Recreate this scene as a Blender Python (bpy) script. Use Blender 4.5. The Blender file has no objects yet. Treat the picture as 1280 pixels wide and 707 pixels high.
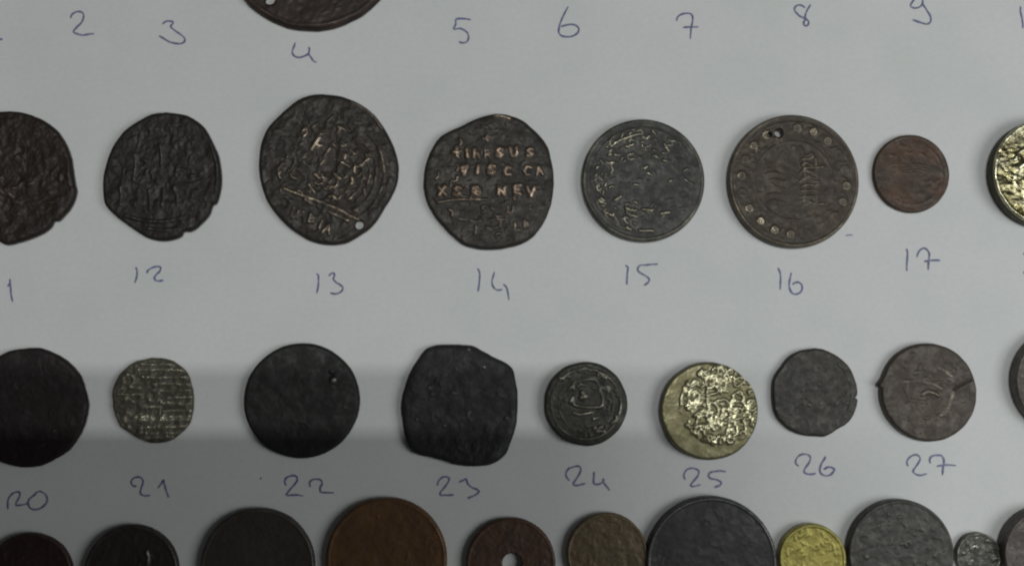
import bpy, math, random
import numpy as np
from mathutils import Vector, Matrix

# ------------------------------------------------------------------ camera, light, exposure
scene = bpy.context.scene
C = scene.collection
H = 0.2213                       # lens height above the paper (m)
FPX = 1229.0                     # focal length in photo pixels (1280 wide)
PX = H / FPX                     # one photo pixel on the paper (m)
fwd = Vector((40 / FPX, 86.5 / FPX, -1)).normalized()
rgt = fwd.cross(Vector((0, 1, 0))).normalized()
upv = rgt.cross(fwd).normalized()
cam = bpy.data.cameras.new('camera')
cam.sensor_fit = 'HORIZONTAL'
cam.angle = 2 * math.atan(640 / FPX)
cam.clip_start = 0.002
cam.clip_end = 50
camo = bpy.data.objects.new('camera', cam)
C.objects.link(camo)
camo.matrix_world = Matrix.Translation((0, 0, H)) @ Matrix((rgt, upv, -fwd)).transposed().to_4x4()
scene.camera = camo

world = bpy.data.worlds.new('World')
scene.world = world
world.use_nodes = True
bg = world.node_tree.nodes['Background']
bg.inputs['Color'].default_value = (0.97, 1.0, 0.99, 1)
bg.inputs['Strength'].default_value = 0.032

def area_light(name, loc, target, sx, sy, power, col):
    l = bpy.data.lights.new(name, 'AREA')
    l.shape = 'RECTANGLE'
    l.size, l.size_y = sx, sy
    l.energy = power
    l.color = col
    o = bpy.data.objects.new(name, l)
    C.objects.link(o)
    o.location = loc
    d = (Vector(target) - Vector(loc)).normalized()
    o.rotation_euler = d.to_track_quat('-Z', 'Y').to_euler()
    return o

# twin ceiling tubes running along the rows, and a soft area light, source unseen, off to one side
TUBE = (0.98, 1.0, 0.985)
for ty in (0.107, 0.203):
    area_light('ceiling_tube', (0.02, ty, 1.80), (0.02, ty, 0), 0.62, 0.026, 4.65, TUBE)
area_light('side_light', (0.38, -0.06, 0.36), (0.0, 0.0, 0.0), 0.20, 0.28, 0.76, (0.97, 1.0, 1.0))

vs = scene.view_settings
vs.view_transform = 'Standard'
vs.look = 'None'
vs.exposure = 0
vs.gamma = 1
vs.use_curve_mapping = False
scene.render.engine = 'CYCLES'
scene.cycles.use_denoising = True
scene.cycles.pixel_filter_type = 'BLACKMAN_HARRIS'
scene.cycles.filter_width = 2.25
scene.cycles.max_bounces = 6

# ------------------------------------------------------------------ helpers
def on_plane(px, py, z=0.0):
    d = rgt * ((px - 640) / FPX) + upv * ((353.5 - py) / FPX) + fwd
    k = (z - H) / d.z
    return d.x * k, d.y * k

def lin(c):
    out = []
    for v in c:
        v = v / 255.0
        out.append(v / 12.92 if v <= 0.04045 else ((v + 0.055) / 1.055) ** 2.4)
    return tuple(out) + (1.0,)

def new_mat(name):
    m = bpy.data.materials.new(name)
    m.use_nodes = True
    nt = m.node_tree
    return m, nt, nt.nodes['Principled BSDF']

def node(nt, t, **kw):
    n = nt.nodes.new(t)
    for k, v in kw.items():
        setattr(n, k, v)
    return n

def noise_node(nt, vec, scale, detail=4, rough=0.6):
    n = node(nt, 'ShaderNodeTexNoise')
    n.inputs['Scale'].default_value = scale
    n.inputs['Detail'].default_value = detail
    n.inputs['Roughness'].default_value = rough
    nt.links.new(vec, n.inputs['Vector'])
    return n.outputs['Fac']

def ramp(nt, fac, a, b, lo=0.0, hi=1.0):
    n = node(nt, 'ShaderNodeMapRange', clamp=True, interpolation_type='SMOOTHSTEP')
    n.inputs['From Min'].default_value = a
    n.inputs['From Max'].default_value = b
    n.inputs['To Min'].default_value = lo
    n.inputs['To Max'].default_value = hi
    nt.links.new(fac, n.inputs['Value'])
    return n.outputs['Result']

def mixc(nt, fac, a, b):
    n = node(nt, 'ShaderNodeMix', data_type='RGBA')
    for sock, v in ((n.inputs['Factor'], fac), (n.inputs[6], a), (n.inputs[7], b)):
        if hasattr(v, 'links'):
            nt.links.new(v, sock)
        else:
            sock.default_value = v
    return n.outputs[2]

def coin_material(name, base, dark, tint, high, metallic=0.35, rough=0.5, tint_amt=0.5, high_amt=0.7, seed=0, grain=0.14):
    m, nt, b = new_mat(name)
    tc = node(nt, 'ShaderNodeTexCoord')
    mp = node(nt, 'ShaderNodeMapping')
    mp.inputs['Location'].default_value = (seed * 0.37, seed * 0.11, seed * 0.53)
    nt.links.new(tc.outputs['Object'], mp.inputs['Vector'])
    v = mp.outputs['Vector']
    big = ramp(nt, noise_node(nt, v, 170, 5, 0.65), 0.30, 0.72)
    mid = ramp(nt, noise_node(nt, v, 420, 5, 0.7), 0.30, 0.74)
    fine = noise_node(nt, v, 1900, 4, 0.7)
    col = mixc(nt, mid, lin(dark), lin(base))
    tf = node(nt, 'ShaderNodeMath', operation='MULTIPLY')
    nt.links.new(big, tf.inputs[0])
    tf.inputs[1].default_value = tint_amt
    col = mixc(nt, tf.outputs[0], col, lin(tint))
    at = node(nt, 'ShaderNodeAttribute', attribute_name='wear_glint')
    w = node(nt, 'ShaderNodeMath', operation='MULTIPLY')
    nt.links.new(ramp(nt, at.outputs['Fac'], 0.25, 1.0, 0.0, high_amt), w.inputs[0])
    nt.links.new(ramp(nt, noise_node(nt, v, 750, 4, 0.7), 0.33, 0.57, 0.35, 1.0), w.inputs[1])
    col = mixc(nt, w.outputs[0], col, lin(high))  # bare-metal colour that also carries the painted glints
    speck = ramp(nt, fine, 0.25, 0.75, 1 - grain, 1 + grain)
    sc = node(nt, 'ShaderNodeVectorMath', operation='SCALE')
    nt.links.new(col, sc.inputs[0])
    nt.links.new(speck, sc.inputs['Scale'])
    nt.links.new(sc.outputs[0], b.inputs['Base Color'])
    nt.links.new(ramp(nt, w.outputs[0], 0.05, 0.8, metallic, max(metallic, 0.85)), b.inputs['Metallic'])
    rsub = node(nt, 'ShaderNodeMath', operation='SUBTRACT')
    nt.links.new(ramp(nt, mid, 0, 1, rough + 0.1, rough - 0.08), rsub.inputs[0])
    nt.links.new(ramp(nt, w.outputs[0], 0.1, 0.8, 0.0, rough - 0.27), rsub.inputs[1])
    nt.links.new(rsub.outputs[0], b.inputs['Roughness'])
    bp = node(nt, 'ShaderNodeBump')
    bp.inputs['Strength'].default_value = 0.35
    bp.inputs['Distance'].default_value = 0.00006
    nt.links.new(fine, bp.inputs['Height'])
    nt.links.new(bp.outputs['Normal'], b.inputs['Normal'])
    return m

def tag(o, label, cat=None, group=None, kind=None):
    o['label'] = label
    if cat: o['category'] = cat
    if group: o['group'] = group
    if kind: o['kind'] = kind
    return o

def mesh_obj(name, verts, faces, mat, parent=None, smooth=False):
    me = bpy.data.meshes.new(name)
    me.from_pydata(verts, [], faces)
    me.update()
    if smooth:
        me.shade_smooth()
    me.materials.append(mat)
    o = bpy.data.objects.new(name, me)
    C.objects.link(o)
    o.parent = parent
    return o

def box(x0, x1, y0, y1, z0, z1):
    v = [(x, y, z) for z in (z0, z1) for x, y in ((x0, y0), (x1, y0), (x1, y1), (x0, y1))]
    f = [(3, 2, 1, 0), (4, 5, 6, 7), (0, 1, 5, 4), (1, 2, 6, 5), (2, 3, 7, 6), (3, 0, 4, 7)]
    return v, f

# ------------------------------------------------------------------ the paper and the table under it
def paper_material():
    m, nt, b = new_mat('white paper')
    tc = node(nt, 'ShaderNodeTexCoord')
    v = tc.outputs['Object']
    big = ramp(nt, noise_node(nt, v, 38, 4, 0.6), 0.3, 0.7)
    fib = noise_node(nt, v, 900, 5, 0.75)
    col = mixc(nt, big, (0.715, 0.735, 0.72, 1), (0.765, 0.77, 0.765, 1))
    sc = node(nt, 'ShaderNodeVectorMath', operation='SCALE')
    nt.links.new(col, sc.inputs[0])
    nt.links.new(ramp(nt, fib, 0.3, 0.7, 0.965, 1.02), sc.inputs['Scale'])
    nt.links.new(sc.outputs[0], b.inputs['Base Color'])
    b.inputs['Roughness'].default_value = 0.75
    b.inputs['Specular IOR Level'].default_value = 0.25
    bp = node(nt, 'ShaderNodeBump')
    bp.inputs['Strength'].default_value = 0.25
    bp.inputs['Distance'].default_value = 0.00005
    nt.links.new(fib, bp.inputs['Height'])
    nt.links.new(bp.outputs['Normal'], b.inputs['Normal'])
    return m

def table_material():
    m, nt, b = new_mat('grey laminate')
    tc = node(nt, 'ShaderNodeTexCoord')
    n = noise_node(nt, tc.outputs['Object'], 60, 5)
    nt.links.new(mixc(nt, n, (0.24, 0.23, 0.22, 1), (0.32, 0.31, 0.30, 1)), b.inputs['Base Color'])
    b.inputs['Roughness'].default_value = 0.5
    return m

v, f = box(-0.6, 0.6, -0.45, 0.45, -0.03, -0.00025)
table = mesh_obj('table_surface', v, f, table_material())
tag(table, 'plain grey tabletop under the sheet of paper', kind='structure')

v, f = box(-0.155, 0.165, -0.115, 0.125, -0.0002, 0.0)
paper = mesh_obj('paper_sheet', v, f, paper_material())
tag(paper, 'white sheet of paper with numbers handwritten in blue ink under the coins', 'paper')

def ink_material():
    m, nt, b = new_mat('blue ballpoint ink')
    tc = node(nt, 'ShaderNodeTexCoord')
    n = ramp(nt, noise_node(nt, tc.outputs['Object'], 900, 3, 0.6), 0.35, 0.7)
    n2 = ramp(nt, noise_node(nt, tc.outputs['Object'], 120, 2, 0.5), 0.4, 0.65)
    a = mixc(nt, n2, (0.13, 0.14, 0.23, 1), (0.14, 0.13, 0.33, 1))
    nt.links.new(mixc(nt, n, a, (0.28, 0.285, 0.42, 1)), b.inputs['Base Color'])
    b.inputs['Roughness'].default_value = 0.6
    b.inputs['Specular IOR Level'].default_value = 0.2
    return m
INK = ink_material()

def catmull(p, per=6):
    p = [np.array(q, float) for q in p]
    if len(p) < 2:
        return p
    e = [2 * p[0] - p[1]] + p + [2 * p[-1] - p[-2]]
    out = []
    for i in range(1, len(e) - 2):
        for j in range(per):
            t = j / per
            a, b_, c, d = e[i - 1], e[i], e[i + 1], e[i + 2]
            out.append(0.5 * (2 * b_ + (c - a) * t + (2 * a - 5 * b_ + 4 * c - d) * t * t + (3 * b_ - a - 3 * c + d) * t ** 3))
    out.append(p[-1])
    return out

rng = random.Random(5)
def ink(strokes, ox, oy, k, label, width=2.35, name='handwritten_number'):
    verts, faces = [], []
    z = 0.00003
    for st in strokes:
        pts = catmull([(ox + x / k, oy + y / k) for x, y in st])
        n = len(pts)
        ph = rng.uniform(0, 6)
        base = len(verts)
        for i, p in enumerate(pts):
            a, b_ = pts[max(i - 1, 0)], pts[min(i + 1, n - 1)]
            t = b_ - a
            t = t / (np.linalg.norm(t) + 1e-9)
            nrm = np.array((-t[1], t[0]))
            end = min(1.0, 0.55 + 0.25 * min(i, n - 1 - i))
            w = 0.5 * width * end * (1 + 0.14 * math.sin(i * 0.55 + ph) + rng.uniform(-0.08, 0.08))
            for s, dz in ((-1, 0), (0, 0.000012), (1, 0)):
                q = p + nrm * w * s
                x, y = on_plane(q[0], q[1])
                verts.append((x, y, z + dz))
            z += 0.0000006
            if i:
                o = base + 3 * i
                for c in (0, 1):
                    faces.append((o - 3 + c, o + c, o + c + 1, o - 2 + c))
    o = mesh_obj(name, verts, [tuple(reversed(q)) for q in faces], INK, paper, True)
    o['label'] = label
    return o

NUM = [
 ('2', 70, 0, 7.111, [[(130,165),(140,135),(170,112),(205,105),(240,120),(245,160),(225,205),(185,245),(155,285),(195,305),(240,315),(300,305),(340,303)]]),
 ('3', 70, 0, 7.111, [[(945,215),(985,190),(1035,195),(1040,210),(1020,240),(1060,275),(1110,310),(1145,345),(1135,380),(1085,390),(1010,375),(960,345),(915,320)]]),
 ('4', 340, 40, 12.8, [[(372,170),(355,230),(328,300),(335,360),(380,400),(440,410),(510,392),(580,355),(598,300),(595,240)], [(585,350),(625,410),(665,465),(715,490)]]),
 ('5', 540, 0, 6.4, [[(310,160),(260,152),(195,155),(190,195),(175,235),(225,230),(275,255),(293,295),(280,335),(245,345),(215,335)]]),
 ('6', 540, 0, 6.4, [[(1090,55),(1060,110),(1030,175),(1015,230),(1018,270),(1050,293),(1110,295),(1160,270),(1175,235),(1150,205),(1100,198),(1030,215)]]),
 ('7', 820, 0, 5.818, [[(150,155),(158,125),(195,103),(245,100),(265,120),(265,160),(255,210),(250,285)], [(195,202),(250,198),(310,198)]]),
 ('8', 820, 0, 5.818, [[(1125,35),(1095,85),(1085,130),(1110,160),(1100,188),(1078,185),(1075,160),(1085,140),(1040,115),(1008,75),(1020,45),(1055,40),(1085,60)]]),
 ('9', 1120, 0, 8, [[(265,-10),(265,40),(230,75),(180,82),(145,60),(165,20),(190,-10),(228,-24),(265,-10)], [(265,40),(310,110),(345,170),(345,220),(310,243),(250,230),(165,200)]]),
 ('10', 1120, 0, 8, [[(1245,65),(1245,120),(1262,200),(1270,285)]]),
 ('11', 0, 320, 10.1, [[(95,385),(125,340),(125,285)], [(125,285),(135,400),(140,480),(160,575)]]),
 ('12', 150, 320, 14.14, [[(280,195),(300,250),(300,330),(285,410),(262,470)], [(478,305),(490,260),(550,215),(620,190),(690,185),(720,210),(705,265),(650,320),(610,380),(630,425),(690,440),(770,425)]]),
 ('13', 370, 325, 12.85, [[(325,215),(358,245),(362,330),(355,430),(332,535)], [(525,260),(560,220),(605,208),(618,250),(600,305),(650,360),(710,395),(755,445),(730,500),(670,535),(610,540),(548,525)]]),
 ('14', 580, 320, 11.79, [[(200,180),(225,230),(232,310),(222,420),(207,525)], [(450,230),(430,300),(413,370),(425,440),(470,490),(520,500),(570,490)], [(580,415),(620,450),(645,530),(662,645)]]),
 ('15', 760, 315, 12.85, [[(275,210),(318,245),(310,340),(305,440),(302,525)], [(800,192),(700,198),(600,208),(520,212),(480,255),(485,305),(540,345),(610,385),(660,430),(650,480),(580,535)]]),
 ('16', 950, 320, 11.79, [[(262,170),(295,240),(303,330),(300,410),(297,495)], [(462,245),(445,320),(430,400),(438,480),(475,545),(530,560),(590,535),(622,480),(610,415),(560,385),(510,395),(480,420)]]),
 ('17', 1110, 295, 12.85, [[(295,200),(312,260),(308,360),(302,460),(300,560)], [(462,340),(480,280),(520,220),(580,195),(630,225),(662,280),(660,350),(650,430),(645,545)], [(580,410),(650,395),(740,388),(840,390)]]),
 ('20', 0, 590, 11.79, [[(115,545),(115,470),(125,390),(170,325),(230,290),(290,295),(290,350),(255,420),(235,480),(300,480),(380,465),(420,440)], [(560,280),(510,330),(430,400),(420,470),(460,530),(530,545),(610,520),(680,460),(700,400),(680,330),(620,285),(560,280)]]),
 ('21', 150, 580, 12.85, [[(270,345),(215,345),(180,285),(210,230),(280,200),(350,220),(372,290),(345,370),(330,460),(390,500),(490,495)], [(610,380),(665,310),(705,240)], [(705,240),(725,350),(750,430),(785,530)]]),
 ('22', 310, 580, 10.667, [[(510,285),(490,230),(510,180),(580,150),(640,155),(660,200),(620,270),(560,335),(515,405),(580,408),(660,405),(740,420)], [(830,300),(825,240),(860,205),(930,195),(975,210),(990,260),(965,310),(975,365),(1050,375),(1150,375)]]),
 ('23', 530, 580, 12.856, [[(215,340),(235,265),(290,210),(350,195),(405,225),(385,290),(330,370),(270,440),(270,490),(350,492),(485,487)], [(560,285),(620,260),(680,235),(700,300),(760,360),(840,395),(885,425),(850,475),(770,515),(705,545)]]),
 ('24', 690, 570, 12.856, [[(280,390),(235,330),(225,270),(265,200),(340,170),(420,155),(462,190),(450,260),(400,350),(350,420),(355,460),(430,460),(540,430)], [(675,245),(675,330),(670,420),(715,450),(780,435),(825,400),(825,350)], [(825,410),(870,470),(930,545)]]),
 ('25', 840, 570, 12.856, [[(215,380),(190,300),(230,220),(300,190),(370,195),(430,235),(415,310),(350,390),(300,460),(350,480),(460,450)], [(865,245),(780,230),(690,240),(620,255),(585,310),(630,355),(710,370),(785,410),(770,460),(680,495)]]),
 ('26', 980, 555, 12.85, [[(240,345),(190,310),(195,240),(250,175),(330,155),(400,175),(425,230),(390,310),(335,390),(325,445),(380,475),(460,475),(510,460)], [(670,190),(640,250),(600,310),(575,400),(595,465),(660,500),(740,490),(790,440),(810,400),(750,365),(690,370),(640,405)]]),
 ('27', 1120, 555, 14.14, [[(215,385),(190,320),(220,250),(290,195),(370,185),(425,240),(400,320),(330,420),(300,475),(350,525),(430,545),(545,515)], [(605,335),(595,260),(640,205),(730,190),(805,200),(840,260),(845,340),(830,420),(820,545)], [(720,385),(800,370),(900,360),(1060,372)]]),
]
for t, ox, oy, k, st in NUM:
    ink(st, ox, oy, k, 'number %s handwritten in blue ballpoint ink' % t)
ink([[(-4, 50), (0, 49.6), (3.2, 49)]], 0, 0, 1, 'short ink tail of a number at the paper margin', 3.0, 'ink_mark')
ink([[(1279, 318), (1283, 315)], [(1279, 340), (1283, 342)]], 0, 0, 1, 'ink ends of a number under the gilt coin', 3.0, 'ink_mark')
ink([[(325, 597), (327, 597.4)]], 0, 0, 1, 'ink dot before the number 22', 2.6, 'ink_mark')
ink([[(1057, 294.5), (1061, 293.6), (1066, 294)]], 0, 0, 1, 'short pencil dash beside the large brown coin', 1.5, 'ink_mark')

# ------------------------------------------------------------------ coins
_lat = {}
def vnoise(X, Y, cell, seed):
    if seed not in _lat:
        _lat[seed] = np.random.RandomState(seed).rand(64, 64)
    L = _lat[seed]
    x, y = X / cell + 1000.3, Y / cell + 1000.7
    ix, iy = np.floor(x).astype(int), np.floor(y).astype(int)
    fx, fy = x - ix, y - iy
    fx, fy = fx * fx * (3 - 2 * fx), fy * fy * (3 - 2 * fy)
    g = lambda a, b: L[a % 64, b % 64]
    return ((g(ix, iy) * (1 - fx) + g(ix + 1, iy) * fx) * (1 - fy) + (g(ix, iy + 1) * (1 - fx) + g(ix + 1, iy + 1) * fx) * fy) - 0.5

def fbm(X, Y, cell, seed, octs=4):
    s, a = 0, 1.0
    for o in range(octs):
        s = s + a * vnoise(X, Y, cell / 2 ** o, seed + o)
        a *= 0.55
    return s

def seg_dist(X, Y, pts):
    d = np.full(X.shape, 1e9)
    if len(pts) == 1:
        return np.hypot(X - pts[0][0], Y - pts[0][1])
    for (x0, y0), (x1, y1) in zip(pts[:-1], pts[1:]):
        vx, vy = x1 - x0, y1 - y0
        t = np.clip(((X - x0) * vx + (Y - y0) * vy) / (vx * vx + vy * vy + 1e-9), 0, 1)
        d = np.minimum(d, np.hypot(X - x0 - t * vx, Y - y0 - t * vy))
    return d

GLYPH = {
 '+': [[(0, .5), (1, .5)], [(.5, 0), (.5, 1)]], 'I': [[(.5, 0), (.5, 1)]],
 'h': [[(0, 0), (0, 1)], [(0, .5), (.6, .45), (.8, 1)]], 'S': [[(.9, .1), (.4, 0), (.1, .25), (.5, .5), (.9, .75), (.5, 1), (.05, .9)]],
 'U': [[(0, 0), (.1, .9), (.6, 1), (.9, .6), (.9, 0)]], 'X': [[(0, 0), (1, 1)], [(1, 0), (0, 1)]],
 'R': [[(.1, 1), (.1, 0), (.8, .1), (.8, .45), (.2, .5), (.9, 1)]], 'T': [[(0, 0), (1, 0)], [(.5, 0), (.5, 1)]],
 'C': [[(.9, .1), (.4, 0), (.05, .5), (.4, 1), (.9, .9)]], 'A': [[(0, 1), (.5, 0), (1, 1)], [(.25, .6), (.75, .6)]],
 'B': [[(.1, 0), (.1, 1), (.8, .8), (.7, .5), (.1, .5), (.7, .3), (.1, 0)]], 'E': [[(.9, 0), (.2, .1), (.1, .5), (.2, .9), (.9, 1)], [(.1, .5), (.7, .5)]],
 'L': [[(.1, 0), (.1, 1), (.9, .95)]], 'N': [[(0, 1), (0, 0), (1, 1), (1, 0)]], 'V': [[(0, 0), (.5, 1), (1, 0)]], '7': [[(0, .2), (.8, 0), (.6, .4), (.3, 1)], [(.1, .3), (.1, .6)]],
}

class Relief:
    """raised strokes, dots and rings, in photo pixels about the coin's centre"""
    def __init__(self, cx, cy, ox=0, oy=0, k=1.0, seed=0):
        self.c = (cx, cy, ox, oy, k)
        self.items = []
        self.rng = random.Random(seed)
    def P(self, pts):
        cx, cy, ox, oy, k = self.c
        return [(ox + x / k - cx, oy + y / k - cy) for x, y in pts]
    def stroke(self, pts, w=1.6, h=1.2, part='inscription', smooth=True):
        p = self.P(pts)
        if smooth and len(p) > 2:
            p = [tuple(q) for q in catmull(p, 4)]
        self.items.append(([p], w, h, part))
    def dot(self, x, y, r=2, h=1.2, part='bead*'):
        self.items.append(([self.P([(x, y)])], r, h, part))
    def arc(self, r, a0, a1, w=1.2, h=0.9, part='inner_ring', c=(0, 0), n=24):
        self.items.append(([[(c[0] + r * math.cos(math.radians(a0 + (a1 - a0) * i / n)), c[1] + r * math.sin(math.radians(a0 + (a1 - a0) * i / n))) for i in range(n + 1)]], w, h, part))
    def glyph(self, ch, x, y, sz, w=1.3, h=1.4, part='letter*', tilt=0.0):
        cx, cy, ox, oy, k = self.c
        x0, y0 = ox + x / k - cx, oy + y / k - cy
        ss = []
        for st in GLYPH[ch]:
            q = []
            for a, b in st:
                u, v_ = (a - .5) * sz * .8, (b - .5) * sz
                q.append((x0 + u * math.cos(tilt) - v_ * math.sin(tilt), y0 + u * math.sin(tilt) + v_ * math.cos(tilt)))
            ss.append(q)
        self.items.append((ss, w, h, part))
    def scribble(self, n, r0, r1, a0, a1, size=6, w=1.1, h=0.9, part='inscription', c=(0, 0), along=True):
        """n short worn marks spread over a ring sector"""
        g = self.rng
        for _ in range(n):
            r = math.sqrt(g.uniform(r0 * r0, r1 * r1))
            a = math.radians(g.uniform(a0, a1))
            x, y = c[0] + r * math.cos(a), c[1] + r * math.sin(a)
            d = (a + math.pi / 2 if along else 0) + g.uniform(-0.9, 0.9)
            L = size * g.uniform(0.4, 1.3)
            b = g.uniform(-0.6, 0.6) * L
            dx, dy = math.cos(d), math.sin(d)
            pts = [(x - dx * L / 2, y - dy * L / 2), (x - dy * b / 2, y + dx * b / 2), (x + dx * L / 2, y + dy * L / 2)]
            self.items.append(([[tuple(q) for q in catmull(pts, 3)]], w * g.uniform(.7, 1.2), h * g.uniform(.35, 1.1), part))

GROUP = 'old coins laid out in rows on the paper'
def make_coin(label, cx, cy, outline, mat, thick=10, relief=None, noise=(9, 0.5), rim=None, edge=0.07, holes=(), dish=0.0, seed=1, extra=None, ragged=0.0, name='coin', pitting=0.22, edge_mat=None):
    """outline: radius, (rx, ry) or a list of photo-pixel points; lengths in photo pixels"""
    th = np.linspace(0, 2 * math.pi, 721)[:-1]
    if isinstance(outline, (int, float)):
        rr = np.full(720, float(outline))
    elif isinstance(outline, tuple):
        rr = outline[0] * outline[1] / np.hypot(outline[1] * np.cos(th), outline[0] * np.sin(th))
    else:
        p = catmull(list(outline) + [outline[0]], 8)
        a = np.array([math.atan2(q[1] - cy, q[0] - cx) % (2 * math.pi) for q in p])
        r = np.array([math.hypot(q[0] - cx, q[1] - cy) for q in p])
        o = np.argsort(a)
        rr = np.interp(th, np.concatenate([a[o] - 2 * math.pi, a[o], a[o] + 2 * math.pi]), np.tile(r[o], 3))
    if ragged:
        rs = np.random.RandomState(seed + 77)
        for fq in (5, 9, 14, 23, 37, 58):
            rr = rr + ragged * (9 / (fq + 4)) * math.sin(rs.rand() * 6) * np.sin(fq * th + rs.rand() * 6)
    Rm = float(rr.mean())
    n = int(min(156, max(64, Rm * 1.9)))
    g = np.linspace(-1, 1, n + 1)
    A, B = np.meshgrid(g, g, indexing='xy')
    big = np.abs(A) >= np.abs(B)
    rho = np.where(big, np.abs(A), np.abs(B))
    with np.errstate(divide='ignore', invalid='ignore'):
        phi = np.where(big, np.where(A >= 0, 0, math.pi) + math.pi / 4 * np.where(A != 0, B / A, 0),
                       np.where(B >= 0, math.pi / 2, 3 * math.pi / 2) - math.pi / 4 * np.where(B != 0, A / B, 0))
    phi = np.where(rho == 0, 0, phi) % (2 * math.pi)
    Rth = np.interp(phi, np.concatenate([th, [2 * math.pi]]), np.concatenate([rr, rr[:1]]))
    X, Y = rho * Rth * np.cos(phi), rho * Rth * np.sin(phi)
    inner = np.clip((1 - rho) / 0.10, 0, 1)
    h = noise[1] * fbm(X, Y, noise[0], seed) * (0.4 + 0.6 * inner) + pitting * fbm(X, Y, 4.2, seed + 17, 3) * np.clip(0.5 + 1.6 * fbm(X, Y, 26, seed + 90, 2), 0.1, 1.6)
    feat = np.zeros_like(X)
    pid = np.zeros(X.shape, int)
    parts = {}
    if rim:
        rw, rh = rim[0], rim[1]
        q = np.clip((rho - (1 - rw)) / (0.3 * rw), 0, 1)
        rimh = rh * q * q * (3 - 2 * q) * (0.8 + 0.4 * vnoise(X, Y, 14, seed + 31))
        feat = np.maximum(feat, rimh)
        pid[rho > 1 - rw] = 1
        parts[1] = 'rim'
    if relief:
        wearmask = 0.72 + 0.9 * fbm(X, Y, Rm * 0.45, seed + 40, 2)
        for ss, w, hh, part in relief.items:
            d = np.min([seg_dist(X, Y, s) for s in ss], axis=0)
            ft = hh * np.exp(-(d / w) ** 2 * 0.9) * np.clip(wearmask, 0.45, 1.25)
            if part:
                star = part.endswith('*')
                nm = part.rstrip('*')
                key = None if star else next((k for k, v_ in parts.items() if v_ == nm), None)
                if key is None:
                    key = max(parts, default=0) + 1
                    parts[key] = nm
                sel = (d < w * 1.15) & (rho < 0.985)
                pid[sel] = key
            feat = np.maximum(feat, ft)
    if extra is not None:
        e, epid = extra(X, Y, rho, phi, Rm)
        feat = np.maximum(feat, e) if (e >= 0).all() else feat + e
        if epid:
            key = next((k for k, v_ in parts.items() if v_ == epid[0]), max(parts, default=0) + 1)
            parts[key] = epid[0]
            pid[epid[1]] = key
    wear_glint = np.clip(feat / 1.3, 0, 1) * 0.8 + np.clip(h * 0.35, -0.1, 0.3)  # higher is paler: bare worn metal, with relief glints put into the colour
    h = h + feat + dish * (rho ** 2 - 1)
    qe = np.clip((rho - (1 - edge)) / edge, 0, 1)
    h = h - edge * Rm * 0.55 * (1 - np.sqrt(1 - qe * qe * 0.999))
    Z = thick + h
    # mesh: grid, walls, underside
    V = [np.stack([X.ravel(), Y.ravel(), Z.ravel()], 1)]
    idx = np.arange((n + 1) ** 2).reshape(n + 1, n + 1)
    F = np.stack([idx[:-1, :-1], idx[:-1, 1:], idx[1:, 1:], idx[1:, :-1]], -1).reshape(-1, 4)
    pf = np.max(np.stack([pid[:-1, :-1], pid[:-1, 1:], pid[1:, 1:], pid[1:, :-1]], -1), -1).ravel()
    cen = V[0][F].mean(1)
    keep = np.ones(len(F), bool)
    for hx, hy, hr in holes:
        keep &= np.hypot(cen[:, 0] - (hx - cx), cen[:, 1] - (hy - cy)) > hr
    F, pf = F[keep], pf[keep]
    loops = [list(idx[0, :]) + list(idx[1:, -1]) + list(idx[-1, -2::-1]) + list(idx[-2:0:-1, 0])]
    faces = [tuple(q) for q in F]
    pids = list(pf)
    nv = (n + 1) ** 2
    hole_edges = []
    if holes:
        cnt = {}
        for q in F:
            for i in range(4):
                a, b = q[i], q[(i + 1) % 4]
                cnt[(a, b)] = 1
        outer = set(loops[0])
        for (a, b) in cnt:
            if (b, a) not in cnt and not (a in outer and b in outer):
                hole_edges.append((a, b))
        vs_ = {a for e in hole_edges for a in e}
        for a in vs_:
            hx, hy, hr = min(holes, key=lambda q: math.hypot(V[0][a, 0] - q[0] + cx, V[0][a, 1] - q[1] + cy))
            dx, dy = V[0][a, 0] - (hx - cx), V[0][a, 1] - (hy - cy)
            dd = math.hypot(dx, dy) + 1e-9
            V[0][a, 0], V[0][a, 1] = hx - cx + dx / dd * hr, hy - cy + dy / dd * hr
            V[0][a, 2] -= 0.8
    L = np.array(loops[0])
    m = len(L)
    prev = L
    ztop = V[0][L, 2]
    rs = np.random.RandomState(seed + 5)
    for zf, sc in ((0.72, 1.006), (0.35, 1.004), (0.0, 0.985)):
        ring = np.stack([V[0][L, 0] * sc, V[0][L, 1] * sc, ztop * zf], 1)
        V.append(ring)
        cur = np.arange(nv, nv + m)
        nv += m
        for i in range(m):
            j = (i + 1) % m
            faces.append((prev[j], prev[i], cur[i], cur[j]))
            pids.append(99)
        prev = cur
    if holes:
        b0 = V[0].copy()
        b0[:, 2] = 0
        V.append(b0)
        for q in F:
            faces.append(tuple(nv + q[::-1]))
            pids.append(0)
        for a, b in hole_edges:
            faces.append((b, a, nv + a, nv + b))
            pids.append(0)
        nv += len(b0)
    else:
        faces.append(tuple(prev[::-1]))
        pids.append(0)
    V = np.concatenate(V)
    wv = np.concatenate([wear_glint.ravel(), np.zeros(len(V) - wear_glint.size)])
    V[:, 1] *= -1                       # picture y down -> world y up
    W = V * PX
    faces = [q[::-1] for q in faces]
    N = np.zeros_like(W)
    Q = np.array([q for q in faces if len(q) == 4])
    fn = np.cross(W[Q[:, 2]] - W[Q[:, 0]], W[Q[:, 3]] - W[Q[:, 1]])
    for i in range(4):
        np.add.at(N, Q[:, i], fn)
    N[-1] += (0, 0, -1e-9)
    N /= (np.linalg.norm(N, axis=1)[:, None] + 1e-20)
    wx, wy = on_plane(cx, cy, thick * PX)
    root = None
    pids = np.array(pids)
    kids = []
    parts[99] = 'edge'
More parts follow.
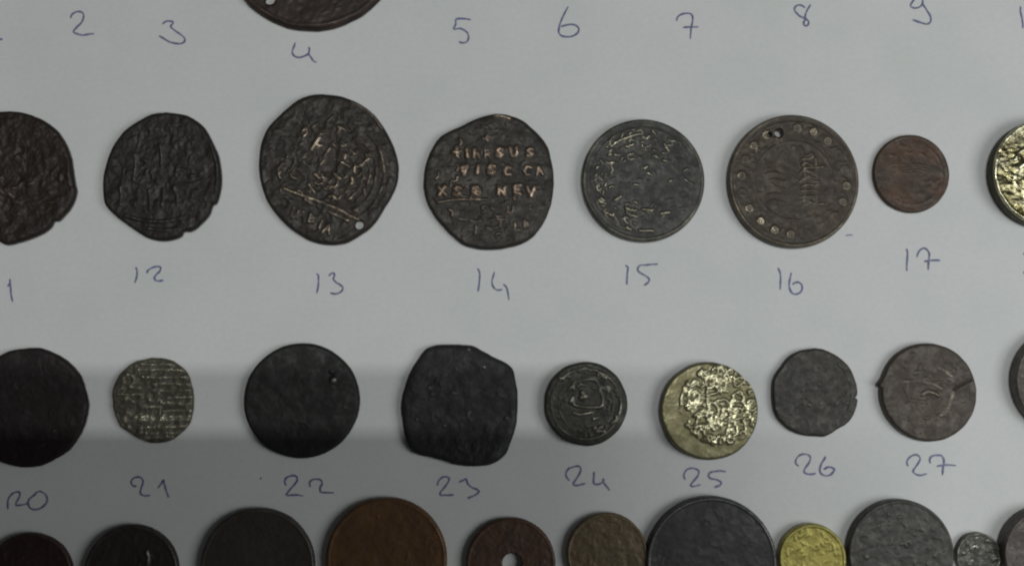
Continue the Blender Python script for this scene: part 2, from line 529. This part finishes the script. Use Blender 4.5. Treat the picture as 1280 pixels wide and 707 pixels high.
    for key in [0] + [k for k in parts if (pids == k).sum() > 3]:
        fs = [faces[i] for i in np.nonzero(pids == key)[0]]
        used = np.unique(np.concatenate([np.array(q) for q in fs]))
        rm = np.full(len(W), -1)
        rm[used] = np.arange(len(used))
        nm = name if key == 0 else parts[key]
        me = bpy.data.meshes.new(nm)
        me.from_pydata(W[used].tolist(), [], [[int(rm[i]) for i in q] for q in fs])
        me.update()
        me.shade_smooth()
        at = me.attributes.new('wear_glint', 'FLOAT', 'POINT')
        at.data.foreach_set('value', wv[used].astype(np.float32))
        me.normals_split_custom_set_from_vertices(N[used].tolist())
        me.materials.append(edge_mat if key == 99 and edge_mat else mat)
        o = bpy.data.objects.new(nm, me)
        C.objects.link(o)
        if key == 0:
            root = o
            o.location = (wx, wy, 0.00001)
            tag(o, label, 'coin', GROUP)
        else:
            o.parent = root
    return root

def zp(pts, ox, oy, k):
    return [(ox + x / k, oy + y / k) for x, y in pts]

_ms = [0]
def cm(base, dark=None, tint=None, high=None, **kw):
    _ms[0] += 1
    dark = dark or tuple(c * 0.82 for c in base)
    tint = tint or tuple(c * 1.12 for c in base)
    high = high or tuple(min(255, c * 1.8 + 30) for c in base)
    return coin_material('coin metal %d' % _ms[0], base, dark, tint, high, seed=_ms[0], **kw)

# ---- first row
R = Relief(389, -72, seed=4)
R.scribble(26, 20, 92, 0, 360, 9, 1.4, 0.8)
make_coin('large dark brown holed coin above the number 4', 389, -72, 112, cm((50, 41, 36), tint=(62, 44, 40)), 10, R, (22, 1.6), (0.07, 0.9), holes=[(338, 2.5, 6.5)], ragged=0.5, seed=11)

# ---- second row
R = Relief(14, 221, 0, 100, 3.2125, seed=5)
R.scribble(34, 8, 62, 0, 360, 11, 2.0, 1.3, part='figure')
R.stroke([(200, 180), (240, 240), (265, 320), (270, 420)], 1.5, 1.1, 'border_line')
make_coin('dark brown clipped hammered coin beside the number 11', 14, 221,
          [(-4,139),(20,139),(45,148),(68,165),(82,190),(89,225),(91,240),(85,258),(73,274),(66,276),(60,285),(40,296),(12,304),(0,300),(-30,285),(-55,255),(-62,220),(-50,180),(-28,150)],
          cm((42, 35, 31), tint=(56, 42, 34)), 10, R, (12, 1.7), ragged=0.35, dish=1.5, seed=21, pitting=0.4)

R = Relief(201, 220, 0, 100, 3.2125, seed=6)
for x0, y0, x1, y1 in ((545,300,540,400),(592,195,598,215),(575,320,590,330),(605,370,612,392),(600,440,604,515),(655,440,652,500),(690,230,684,240),(742,285,746,300),(715,345,752,350),(755,385,800,382),(767,440,770,470),(488,430,490,500),(640,260,646,340),(700,430,712,500),(560,220,548,280)):
    R.stroke([(x0, y0), ((x0 + x1) / 2 + 3, (y0 + y1) / 2), (x1, y1)], 1.7, 1.2, 'figure_line*')
R.stroke([(510, 545), (590, 565), (680, 565), (748, 545)], 1.5, 1.8, 'exergue_line*')
R.stroke([(600, 595), (660, 602), (720, 595)], 1.4, 1.3, 'exergue_line*')
R.stroke([(800, 190), (845, 270), (868, 360), (862, 460)], 1.3, 1.4, 'border_line')
R.scribble(40, 5, 52, 0, 360, 7, 1.6, 0.7, part='figure_detail')
make_coin('near-black oval hammered coin with standing figures above the number 12', 201, 220,
          zp([(660,125),(740,140),(800,180),(840,240),(870,310),(880,390),(875,450),(862,490),(848,500),(835,540),(800,580),(765,605),(738,606),(725,625),(680,640),(630,640),(580,622),(500,570),(435,510),(418,450),(418,380),(440,290),(490,210),(560,155),(610,132)], 0, 100, 3.2125),
          cm((38, 36, 34), tint=(50, 42, 38)), 10, R, (11, 1.4), ragged=0.3, dish=1.0, seed=31, pitting=0.4)

R = Relief(410, 211, 300, 90, 2.9455, seed=7)
for pts, w, hh in (([(262,285),(290,240)],2.2,2.4), ([(312,305),(330,280)],1.9,2.2), ([(298,340),(310,325)],1.9,1.8), ([(360,200),(388,212)],2,2), ([(345,372),(365,392)],1.8,2),
                   ([(440,345),(472,318)],1.9,2), ([(275,375),(290,390)],1.8,2), ([(235,330),(250,345)],1.7,1.8), ([(255,415),(275,440)],1.7,1.6), ([(320,180),(340,160)],1.8,1.4), ([(340,262),(348,272)],1.8,2),
                   ([(400,280),(420,300)],1.8,1.5), ([(370,330),(400,345)],1.6,1.5), ([(230,215),(245,205)],1.8,1.4)):
    R.stroke(pts, w, hh, 'raised_mark*')
R.stroke([(165,430),(230,455),(330,490),(440,545)], 1.9, 2.0, 'ground_line*')
R.stroke([(240,470),(300,500),(400,548)], 1.6, 1.6, 'ground_line*')
for ch, x, y in (('U',205,522),('A',232,528),('B',270,540),('A',325,578),('I',300,560)):
    R.glyph(ch, x, y, 11, 1.5, 1.6, tilt=0.35)
R.stroke([(405,105),(440,122),(480,150),(520,205)], 1.3, 2.2, 'border_line')
for rr_ in (40, 48, 56, 66):
    R.arc(rr_, -50, 60, 1.4, 0.7, 'concentric_line*', c=(4, 4))
R.scribble(80, 6, 64, 0, 360, 8, 1.6, 1.5, part='worn_design')
make_coin('large brown-black hammered coin with a small hole above the number 13', 410, 211,
          zp([(300,75),(370,85),(440,115),(500,165),(545,235),(572,300),(580,360),(570,420),(535,490),(490,560),(440,600),(380,630),(310,632),(240,610),(170,560),(115,495),(85,430),(70,350),(75,270),(100,205),(150,150),(200,105),(250,82)], 300, 90, 2.9455),
          cm((49, 44, 39), tint=(60, 51, 42), high=(190, 172, 150)), 10, R, (10, 1.5), holes=[(449.3, 280.9, 5.6)], ragged=0.3, dish=1.0, seed=41, pitting=0.4)

R = Relief(611, 226, 510, 120, 3.366, seed=8)
for row, y in (('+IhSUS', 237), ('7ISCCA', 313), ('XSENEV', 396)):
    xs = {237: (205, 247, 290, 385, 447, 514), 313: (240, 292, 350, 418, 503, 553), 396: (143, 206, 281, 393, 459, 516)}[y]
    for ch, x in zip(row, xs):
        R.glyph(ch, x, y + R.rng.uniform(-5, 5), R.rng.uniform(9, 11.5), 2.1, 2.8, tilt=R.rng.uniform(-.15, .15))
for ch, x, y in (('R', 335, 240), ('S', 320, 478), ('U', 432, 478), ('T', 390, 535), ('L', 460, 550), ('I', 285, 565), ('B', 500, 540)):
    R.glyph(ch, x, y, 9, 1.8, 1.0)
R.stroke([(125,450),(200,438),(330,436)], 1.6, 0.9, 'ruled_line*')
R.stroke([(215,520),(300,528),(360,522)], 1.6, 0.9, 'ruled_line*')
R.stroke([(360,75),(400,80),(430,90)], 1.5, 1.6, 'border_line')
R.scribble(60, 10, 70, 0, 360, 8, 1.6, 1.0, part='worn_design')
make_coin('dark hammered coin with rows of raised letters above the number 14', 611, 226,
          zp([(370,67),(420,72),(480,95),(540,145),(585,205),(605,270),(615,340),(610,410),(590,490),(550,560),(500,610),(420,638),(340,645),(250,632),(190,590),(130,530),(85,460),(67,380),(70,310),(90,240),(120,185),(160,150),(230,120),(300,85)], 510, 120, 3.366),
          cm((51, 47, 42), tint=(60, 54, 46), high=(200, 175, 152)), 10, R, (10, 1.2), ragged=0.3, seed=51, pitting=0.4)

R = Relief(804.3, 225, 710, 130, 3.721, seed=9)
for pts in ([(200,195),(240,168),(300,145),(345,135)], [(365,160),(380,145)], [(395,120),(408,135)], [(215,450),(245,430)], [(305,375),(328,376)], [(355,300),(368,290)],
            [(370,320),(390,330)], [(455,195),(470,215)], [(445,260),(458,265)], [(470,360),(480,355)], [(540,310),(558,300)], [(545,350),(580,372)], [(150,260),(160,275)],
            [(130,300),(140,290)], [(190,390),(205,385)], [(160,500),(200,522)], [(265,485),(290,495)], [(345,492),(385,497)], [(430,512),(470,505)], [(330,592),(395,592)], [(470,165),(500,170)], [(150,440),(165,450)]):
    R.stroke(pts, 1.35, 2.5, 'script_mark*')
R.scribble(95, 42, 65, 95, 330, 6, 1.15, 2.0, part='script')
R.scribble(45, 42, 65, -30, 95, 6, 1.1, 1.0, part='script')
R.arc(66, 100, 330, 0.9, 0.9, 'border_ring', n=50)
R.scribble(40, 28, 42, 60, 320, 5, 1.1, 1.5, part='script')
R.scribble(7, 0, 12, 0, 360, 6, 1.0, 1.1, part='centre_mark', c=(5, -6))
make_coin('round dark grey coin with a ring of fine script above the number 15', 804.3, 225, 77.5,
          cm((64, 63, 60), tint=(71, 70, 66), high=(205, 198, 172), metallic=0.45, high_amt=0.85), 12, R, (9, 0.55), (0.07, 0.8), edge=0.05, seed=61)

R = Relief(992.5, 226, 890, 120, 3.366, seed=10)
for i in range(20):
    a = math.radians(i * 18 + 5)
    rx_, ry_ = 67 * math.cos(a), 68 * math.sin(a)
    if math.hypot(rx_ + 18, ry_ + 61) < 13:
        continue
    ring = [(rx_ + 4.0 * math.cos(t * 0.7), ry_ + 4.0 * math.sin(t * 0.7)) for t in range(10)]
    R.items.append(([ring, [(rx_, ry_)]], 2.1, R.rng.uniform(1.1, 2.0), 'rosette*'))
    b = a + math.radians(9)
    R.items.append(([[(62 * math.cos(b), 63 * math.sin(b)), (70 * math.cos(b + .05), 71 * math.sin(b + .05))]], 2.0, R.rng.uniform(0.4, 1.0), 'rosette_leaf*'))
R.arc(75, 0, 360, 0.9, 0.6, 'border_ring', n=60)
R.arc(50, 0, 360, 1.0, 0.7, 'border_ring', n=60)
R.scribble(40, 53, 62, 0, 360, 5, 1.2, 1.1, part='wreath')
for i in range(11):
    y = 262 + i * 20 + R.rng.uniform(-5, 5)
    x = 375 + R.rng.uniform(-8, 14)
    L_ = R.rng.uniform(40, 95)
    R.stroke([(x, y + 4), (x + L_ * .35, y - R.rng.uniform(-4, 9)), (x + L_ * .7, y), (x + L_, y - R.rng.uniform(-4, 10))], 1.4, R.rng.uniform(1.2, 2.0), 'script_stroke*')
for i in range(5):
    R.stroke([(225, 330 + i * 30), (260, 322 + i * 30), (300, 332 + i * 30)], 1.3, 0.8, 'script_stroke*')
R.stroke([(388, 270), (392, 350), (385, 470)], 1.4, 1.2, 'script_stroke*')
R.stroke([(440, 260), (445, 350), (440, 450)], 1.4, 1.1, 'script_stroke*')
R.dot(345, 215, 3, 1.4, 'script_dot*')
R.scribble(20, 0, 46, 0, 360, 8, 1.3, 0.9, part='worn_script')
make_coin('thick brown coin with beaded border and pierced hole above the number 16', 992.5, 226, (83, 84.5),
          cm((68, 62, 54), tint=(78, 64, 51), high=(158, 148, 128)), 13, R, (10, 0.8), (0.06, 1.1), holes=[(974.3, 164.8, 5.4), (962.5, 167, 3.0)], edge=0.05, seed=71)

R = Relief(1139.7, 216.8, 1070, 130, 3.929, seed=11)
for i in range(4):
    R.stroke([(245, 300 + 14 * i), (290, 294 + 14 * i), (335, 302 + 14 * i)], 1.1, 0.8, 'script')
R.arc(40, -60, 120, 1.0, 0.8, 'border_ring')
R.scribble(30, 10, 42, 0, 360, 6, 1.2, 0.7, part='worn_script')
make_coin('small reddish brown copper coin above the number 17', 1139.7, 216.8, (49, 50),
          cm((70, 62, 53), dark=(56, 49, 43), tint=(98, 68, 50), tint_amt=0.6), 7, R, (8, 0.6), (0.08, 0.5), ragged=0.15, seed=81)

R = Relief(1313, 216, seed=12)
for i in range(9):
    a = i * 40
    R.arc(22, a, a + 150, 2.4, 2.4, 'petal*', c=(26 * math.cos(math.radians(a)), 26 * math.sin(math.radians(a))), n=10)
R.scribble(60, 10, 62, 0, 360, 9, 2.0, 2.2, part='flower_relief')
EDGE_SHADE = cm((58, 52, 38), metallic=0.5, rough=0.5)  # dark metal for gold coin edges; shade on their walls put into the colour
GILT = dict(metallic=1.0, rough=0.3, high_amt=0.8, tint_amt=0.5)
make_coin('thick shiny gilt coin with raised flower relief next to the small copper coin', 1313, 216, (73, 70),
          cm((150, 142, 96), dark=(108, 98, 54), tint=(172, 170, 152), high=(238, 234, 204), **GILT), 20, R, (7, 1.6), (0.07, 1.6), edge=0.05, edge_mat=EDGE_SHADE, seed=91)

# ---- third row
R = Relief(33, 509, 0, 420, 3.927, seed=13)
R.dot(95, 362, 2.2, 1.6, 'raised_spot*')
R.dot(265, 460, 2.0, 1.2, 'raised_spot*')
R.scribble(22, 5, 56, 0, 360, 10, 1.8, 0.7, part='worn_design')
make_coin('worn black round coin above the number 20', 33, 509, (71.5, 72), cm((34, 27, 28), tint=(44, 30, 31), high=(150, 145, 140), rough=0.6), 10, R, (14, 0.9), ragged=0.6, seed=101)

R = Relief(190.5, 500, 0, 420, 3.927, seed=14)
R.arc(6.5, 0, 360, 1.5, 1.6, 'ringlet', c=(635 / 3.927 - 190.5, 420 + 215 / 3.927 - 500), n=20)
bars = [(142,690,830,1.8),(170,680,900,2.0),(203,700,920,2.2),(238,750,930,2.2),(264,745,925,1.9),(300,820,935,1.8),(332,800,938,2.6),(362,800,935,2.2),(392,700,930,3.4),(408,690,925,2.6),(440,720,915,2.4),(468,690,885,2.2),(494,690,850,2.2),(255,600,690,2.0),(285,585,690,1.8),(345,700,780,2.2)]
for y, a, b, w_ in bars:
    R.stroke([(a, y + R.rng.uniform(-4, 4)), (a * .6 + b * .4, y + R.rng.uniform(-6, 6)), (b, y + R.rng.uniform(-4, 4))], w_, R.rng.uniform(1.7, 2.7), 'raised_bar*')
for x, y, r in ((622,308,2.6),(657,318,2.6),(735,310,3.2),(778,282,2.6),(640,372,6.0),(620,400,4.5),(665,400,4.0),(770,165,2.4),(700,440,3),(640,440,3)):
    R.dot(x, y, r, 2.2, 'raised_lump*')
R.stroke([(790, 310), (785, 380)], 1.6, 1.8, 'raised_bar*')
R.stroke([(600, 310), (625, 300), (655, 318)], 1.5, 1.9, 'raised_bar*')
R.scribble(26, 4, 44, 0, 360, 7, 1.4, 1.5, part='script', along=False)
make_coin('small grey-green silver coin with horizontal ridges above the number 21', 190.5, 500,
          zp([(740,112),(800,115),(850,135),(890,165),(915,200),(930,250),(940,300),(938,360),(925,420),(885,470),(830,508),(770,518),(715,508),(660,480),(600,440),(572,390),(558,330),(555,270),(575,210),(610,165),(660,130)], 0, 420, 3.927),
          cm((96, 91, 77), dark=(64, 60, 50), tint=(92, 89, 77), high=(178, 173, 153), metallic=0.3, high_amt=0.8), 7, R, (6, 1.5), ragged=0.35, seed=111, pitting=0.4)

R = Relief(376.5, 500.5, 290, 420, 4.161, seed=15)
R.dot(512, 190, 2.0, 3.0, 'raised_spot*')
R.dot(521, 228, 3.0, 4.0, 'raised_spot*')  # spots get the pale high colour, a glint painted on the bumps
R.scribble(16, 5, 56, 0, 360, 10, 1.8, 0.5, part='worn_design')
def pit(X, Y, rho, phi, Rm):
    d = np.hypot(X - (290 + 508 / 4.161 - 376.5), Y - (420 + 205 / 4.161 - 500.5))
    return -2.2 * np.exp(-(d / 4.5) ** 2), None
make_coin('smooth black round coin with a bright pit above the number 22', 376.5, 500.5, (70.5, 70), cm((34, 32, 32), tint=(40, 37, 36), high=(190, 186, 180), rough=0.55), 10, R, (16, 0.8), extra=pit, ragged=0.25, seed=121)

R = Relief(574, 506, 480, 420, 3.926, seed=16)
for x, y, r in ((228,255,3.2),(238,285,2.4),(490,155,2.2),(298,435,1.8),(595,400,1.8),(165,405,1.6),(415,70,2.2)):
    R.dot(x, y, r, 2.2, 'raised_spot*')
R.scribble(16, 5, 60, 0, 360, 10, 2.0, 0.8, part='worn_design')
make_coin('black squarish lump-edged coin above the number 23', 574, 506,
          zp([(290,48),(360,48),(430,52),(475,75),(530,105),(590,135),(625,165),(640,220),(652,290),(650,370),(640,450),(615,520),(595,570),(550,610),(490,630),(420,632),(350,622),(280,600),(215,585),(160,570),(125,535),(105,480),(95,410),(88,340),(100,270),(125,190),(165,120),(200,75),(240,55)], 480, 420, 3.926),
          cm((42, 42, 41), high=(150, 148, 142), rough=0.6), 12, R, (15, 1.8), edge=0.13, ragged=0.35, seed=131, pitting=0.4)

R = Relief(732.5, 504.5, 660, 430, 5.05, seed=17)
R.arc(43, 0, 360, 1.3, 1.3, 'border_ring', n=60)
R.arc(34, 100, 400, 1.2, 0.9, 'inner_ring*', n=50)
R.stroke([(290,285),(300,240),(420,225),(455,290),(470,350),(450,395),(300,385),(285,330)], 1.5, 1.5, 'square_frame')
R.stroke([(340,305),(365,330),(335,335)], 2.2, 2.2, 'triangle')
R.stroke([(290,430),(330,440),(405,428)], 1.8, 1.9, 'raised_bar*')
R.stroke([(410,470),(445,458)], 1.6, 1.6, 'raised_bar*')
R.stroke([(450,180),(490,215)], 1.7, 1.7, 'raised_bar*')
R.stroke([(505,265),(515,280)], 1.6, 1.6, 'raised_bar*')
R.stroke([(525,495),(545,480)], 1.7, 1.8, 'raised_bar*')
R.stroke([(430,545),(480,545)], 1.5, 1.5, 'raised_bar*')
R.stroke([(200,215),(225,222)], 1.6, 1.5, 'raised_bar*')
R.stroke([(340,160),(370,150),(395,170)], 1.3, 1.3, 'raised_bar*')
R.scribble(60, 18, 42, 0, 360, 6, 1.25, 1.6, part='script')
make_coin('small dark grey coin with a square frame design above the number 24', 732.5, 504.5, 51.5,
          cm((56, 55, 49), dark=(42, 42, 37), tint=(64, 62, 53), high=(165, 160, 145), high_amt=0.75), 13, R, (7, 0.8), ragged=0.25, edge=0.09, seed=141)

R = Relief(887, 513.5, 800, 430, 4.418, seed=18)
def portrait(X, Y, rho, phi, Rm):
    ux, uy = X - (800 + 440 / 4.418 - 887), Y - (430 + 335 / 4.418 - 513.5)
    d = np.hypot(ux, uy * 1.02) + 3.0 * fbm(X, Y, 9, 900)
    up = np.clip((52 - d) / 4, 0, 1)
    up = up * up * (3 - 2 * up)
    ridge = np.clip(1 - np.abs(fbm(X, Y, 10, 910, 3)) / 0.34, 0, 1)
    e = up * (0.15 + 3.4 * ridge ** 1.4 * np.clip(0.75 + 0.9 * vnoise(X, Y, 14, 915), 0.2, 1.2))
    return np.maximum(e, 0), ('portrait_relief', (up > 0.25) & (rho < 0.97))
R.stroke([(375,330),(405,325),(430,350),(425,385),(395,390)], 1.8, 3.0, 'ear')
for i in range(10):
    x, y = 300 + 12 * i, 330 + (i * 61) % 150
    R.stroke([(440 + 9 * i, 400 + (i % 3) * 14), (455 + 9 * i, 360 + (i % 4) * 9)], 1.3, 2.6, 'hair_lock*')
for i in range(26):
    a = math.radians(140 * i + 17)
    r_ = 120 + (i * 37) % 75
    x, y = 455 + r_ * math.cos(a), 325 + r_ * math.sin(a)
    R.stroke([(x - 14, y + 8), (x, y - 8), (x + 14, y - 4)], 1.6, 3.3, 'hair_lock*')
make_coin('shiny pale gold coin with off-centre raised head above the number 25', 887, 513.5, (60.5, 60),
          cm((126, 121, 93), dark=(100, 95, 66), tint=(136, 131, 104), high=(248, 242, 202), metallic=0.75, rough=0.38, high_amt=0.9), 15, R, (12, 0.35), edge=0.07, extra=portrait, edge_mat=EDGE_SHADE, pitting=0.25, ragged=0.3, seed=151)

R = Relief(1019.5, 490, 940, 420, 5.05, seed=19)
for x, y, r in ((345,225,2.6),(475,372,3.0),(425,305,2.2),(545,420,2.2),(280,480,2.0),(405,540,2.0),(520,145,2.2),(610,275,2.6)):
    R.dot(x, y, r, 1.0, 'raised_spot*')
R.arc(46, -50, 40, 1.2, 1.0, 'border_line')
R.scribble(34, 5, 46, 0, 360, 7, 1.5, 0.8, part='worn_design')
make_coin('worn dark grey coin with chipped outline above the number 26', 1019.5, 490,
          zp([(410,78),(470,88),(530,115),(590,160),(630,205),(660,280),(670,340),(668,375),(657,388),(672,400),(665,440),(640,500),(600,550),(540,585),(460,628),(400,630),(320,622),(240,590),(180,540),(145,480),(130,400),(132,310),(150,250),(195,185),(250,125),(320,90)], 940, 420, 5.05),
          cm((60, 58, 54), tint=(66, 62, 56)), 9, R, (8, 1.0), ragged=0.25, seed=161, pitting=0.4)

R = Relief(1162, 490, 1080, 410, 4.42, seed=20)
R.stroke([(220,295),(300,290),(380,310),(430,330)], 2.8, 1.5, 'design_line*')
R.stroke([(320,365),(350,350),(385,358),(405,370)], 2.4, 3.6, 'design_line*')
R.stroke([(235,395),(300,402),(345,408)], 1.5, 1.3, 'design_line*')
R.stroke([(240,310),(235,350),(245,390)], 1.4, 1.2, 'design_line*')
R.stroke([(415,222),(462,240),(490,268),(484,310),(492,356),(478,405),(452,455),(404,492)], 3.8, 1.1, 'design_line*')
for x, y, r in ((486,262,2.4),(492,352,2.4),(462,440,2.6),(420,480,2.4),(352,356,2.6),(330,362,2.0),(440,228,2.0)):
    R.dot(x, y, r, 2.2, 'raised_spot*')
R.stroke([(280,250),(340,240),(400,262)], 1.7, 1.0, 'design_line*')
R.scribble(60, 5, 52, 0, 360, 8, 1.5, 1.0, part='worn_design')
def crack(X, Y, rho, phi, Rm):
    d = seg_dist(X, Y, [(1080 + a / 4.42 - 1162, 410 + b / 4.42 - 490) for a, b in ((500, 335), (545, 310), (600, 285))])
    return -1.6 * np.exp(-(d / 1.3) ** 2), None
o27 = [(1162 + 60.5 * math.cos(math.radians(a)), 490 + 61 * math.sin(math.radians(a))) for a in range(0, 181, 12)]
o27 += [(1162 + 60.5 * math.cos(math.radians(a)), 490 + 61 * math.sin(math.radians(a))) for a in (186,)]
o27 += [(1098.5, 483.5), (1098.3, 479), (1101.5, 475.5)]
o27 += [(1162 + 60.5 * math.cos(math.radians(a)), 490 + 61 * math.sin(math.radians(a))) for a in range(198, 360, 12)]
make_coin('brown round coin with a nub on its edge above the number 27', 1162, 490, o27,
          cm((74, 66, 58), tint=(82, 71, 60), high=(165, 155, 142)), 12, R, (9, 1.1), extra=crack, ragged=0.2, seed=171)

R = Relief(1335, 477, seed=21)
R.scribble(40, 10, 58, 0, 360, 9, 1.6, 1.0, part='worn_design')
make_coin('thick dark coin beyond the brown coin numbered 27', 1335, 477, 66, cm((84, 78, 72)), 18, R, (9, 1.0), (0.08, 0.8), seed=181)

# ---- fourth row
def plain(label, x, y, r, mat, thick, seed, n=30, rim=(0.07, 0.8), nz=(10, 0.8), holes=(), marks=0.9, ragged=0.15):
    Rl = Relief(x, y, seed=seed)
    Rl.scribble(n, r * 0.2, r * 0.85, 0, 360, r * 0.14, 1.4, marks, part='worn_design')
    Rl.scribble(int(n * 0.7), r * 0.68, r * 0.86, 0, 360, r * 0.1, 1.2, marks, part='inscription')
    return make_coin(label, x, y, r, mat, thick, Rl, nz, rim, holes=holes, edge=0.06, ragged=ragged, seed=seed)

plain('dark red-black round coin below the number 20', 35, 721, 52, cm((58, 44, 43), tint=(70, 44, 44)), 10, 201)
R = Relief(163.5, 715, seed=22)
R.stroke([(182, 690), (184, 697), (183, 706)], 1.8, 2.2, 'raised_bar')
R.scribble(30, 8, 48, 0, 360, 8, 1.4, 0.9, part='worn_design')
make_coin('dark round coin with a pale raised bar below the number 21', 163.5, 715, 56, cm((58, 51, 49), high=(120, 112, 104)), 11, R, (10, 0.9), (0.08, 1.0), edge=0.07, seed=211)
plain('large dull dark brown coin below the number 22', 321.5, 707, 68.5, cm((72, 66, 60)), 11, 221, marks=0.35, nz=(14, 0.6))
plain('large orange-brown copper coin', 482.8, 698.5, 73, cm((104, 74, 48), dark=(80, 60, 45), tint=(122, 88, 50), high=(135, 100, 66)), 12, 231, marks=0.4, nz=(14, 0.7))
plain('reddish brown coin with a round hole through its centre', 638.5, 704, 54.5, cm((88, 68, 57), dark=(70, 55, 48), tint=(108, 74, 54)), 10, 241, marks=0.4, holes=[(640, 703.5, 12)], rim=(0.08, 0.6))
plain('smaller olive-brown coin tight against the large black coin', 759, 692, 49.3, cm((100, 89, 66), dark=(78, 70, 52), tint=(112, 88, 66)), 10, 251, marks=0.5)
plain('largest black coin of the bottom row between olive-brown and yellow coins', 890, 704, 80.5, cm((54, 53, 53)), 14, 261, marks=0.5, nz=(14, 0.6), rim=(0.06, 1.4))
plain('small bright yellow brass coin', 1016, 697.5, 41.5, cm((160, 150, 74), dark=(126, 116, 48), tint=(168, 160, 88), high=(208, 202, 128), metallic=0.45, rough=0.42, high_amt=0.5), 13, 271, 44, rim=(0.1, 1.2), nz=(8, 0.5), marks=1.0)
R = Relief(1127, 692, seed=23)
R.dot(1084, 695, 3.4, 3.0, 'raised_spot*')
R.dot(1113, 655, 2.4, 1.4, 'raised_spot*')
R.scribble(50, 8, 56, 0, 360, 7, 1.4, 1.1, part='worn_design')
make_coin('large speckled grey coin below the numbers 26 and 27', 1127, 692, 65.5, cm((68, 66, 62), high=(150, 146, 138)), 16, R, (9, 1.0), (0.06, 0.8), edge=0.05, seed=281)
R = Relief(1223.5, 694, seed=24)
for x, y, r in ((1222,684,3.2),(1232,696,3.6),(1215,700,3.0),(1205,690,2.4),(1238,684,2.6)):
    R.dot(x, y, r, 2.4, 'raised_lump*')
R.scribble(26, 3, 24, 0, 360, 7, 1.6, 1.8, part='worn_design')
make_coin('tiny silver coin wedged between two larger grey coins', 1223.5, 694, 28, cm((88, 88, 80), dark=(64, 64, 57), high=(190, 190, 178), metallic=0.5), 9, R, (7, 1.3), (0.09, 1.4), ragged=0.2, seed=291)
plain('thick dark coin against the tiny silver coin', 1313, 693, 57, cm((84, 78, 74)), 22, 301)

# ------------------------------------------------------------------ the phone the picture is taken with (above the lens, shades the paper)
def phone_material():
    m, nt, b = new_mat('dark phone shell')
    tc = node(nt, 'ShaderNodeTexCoord')
    n = noise_node(nt, tc.outputs['Object'], 800, 2)
    nt.links.new(mixc(nt, n, (0.02, 0.02, 0.022, 1), (0.03, 0.03, 0.032, 1)), b.inputs['Base Color'])
    b.inputs['Roughness'].default_value = 0.5
    return m

def rounded_slab(x0, x1, y0, y1, z0, z1, r, n=8):
    ring = []
    for cx, cy, a0 in ((x1 - r, y1 - r, 0), (x0 + r, y1 - r, 90), (x0 + r, y0 + r, 180), (x1 - r, y0 + r, 270)):
        for i in range(n + 1):
            a = math.radians(a0 + 90 * i / n)
            ring.append((cx + r * math.cos(a), cy + r * math.sin(a)))
    m = len(ring)
    v = [(x, y, z) for z in (z0, z1) for x, y in ring]
    f = [tuple(range(m - 1, -1, -1)), tuple(range(m, 2 * m))] + [(i, (i + 1) % m, m + (i + 1) % m, m + i) for i in range(m)]
    return v, f
PM = phone_material()
v, f = rounded_slab(-0.140, 0.056, -0.076, 0.010, H + 0.005, H + 0.013, 0.009)
phone = mesh_obj('smartphone', v, f, PM)
tag(phone, 'dark smartphone held flat above the paper to take the picture', 'phone')
v, f = rounded_slab(-0.134, 0.050, -0.073, 0.007, H + 0.0131, H + 0.0136, 0.006)
mesh_obj('screen', v, f, PM, phone)
v, f = rounded_slab(-0.007, 0.007, -0.007, 0.007, H + 0.0035, H + 0.0049, 0.0069)
mesh_obj('lens_ring', v, f, PM, phone)
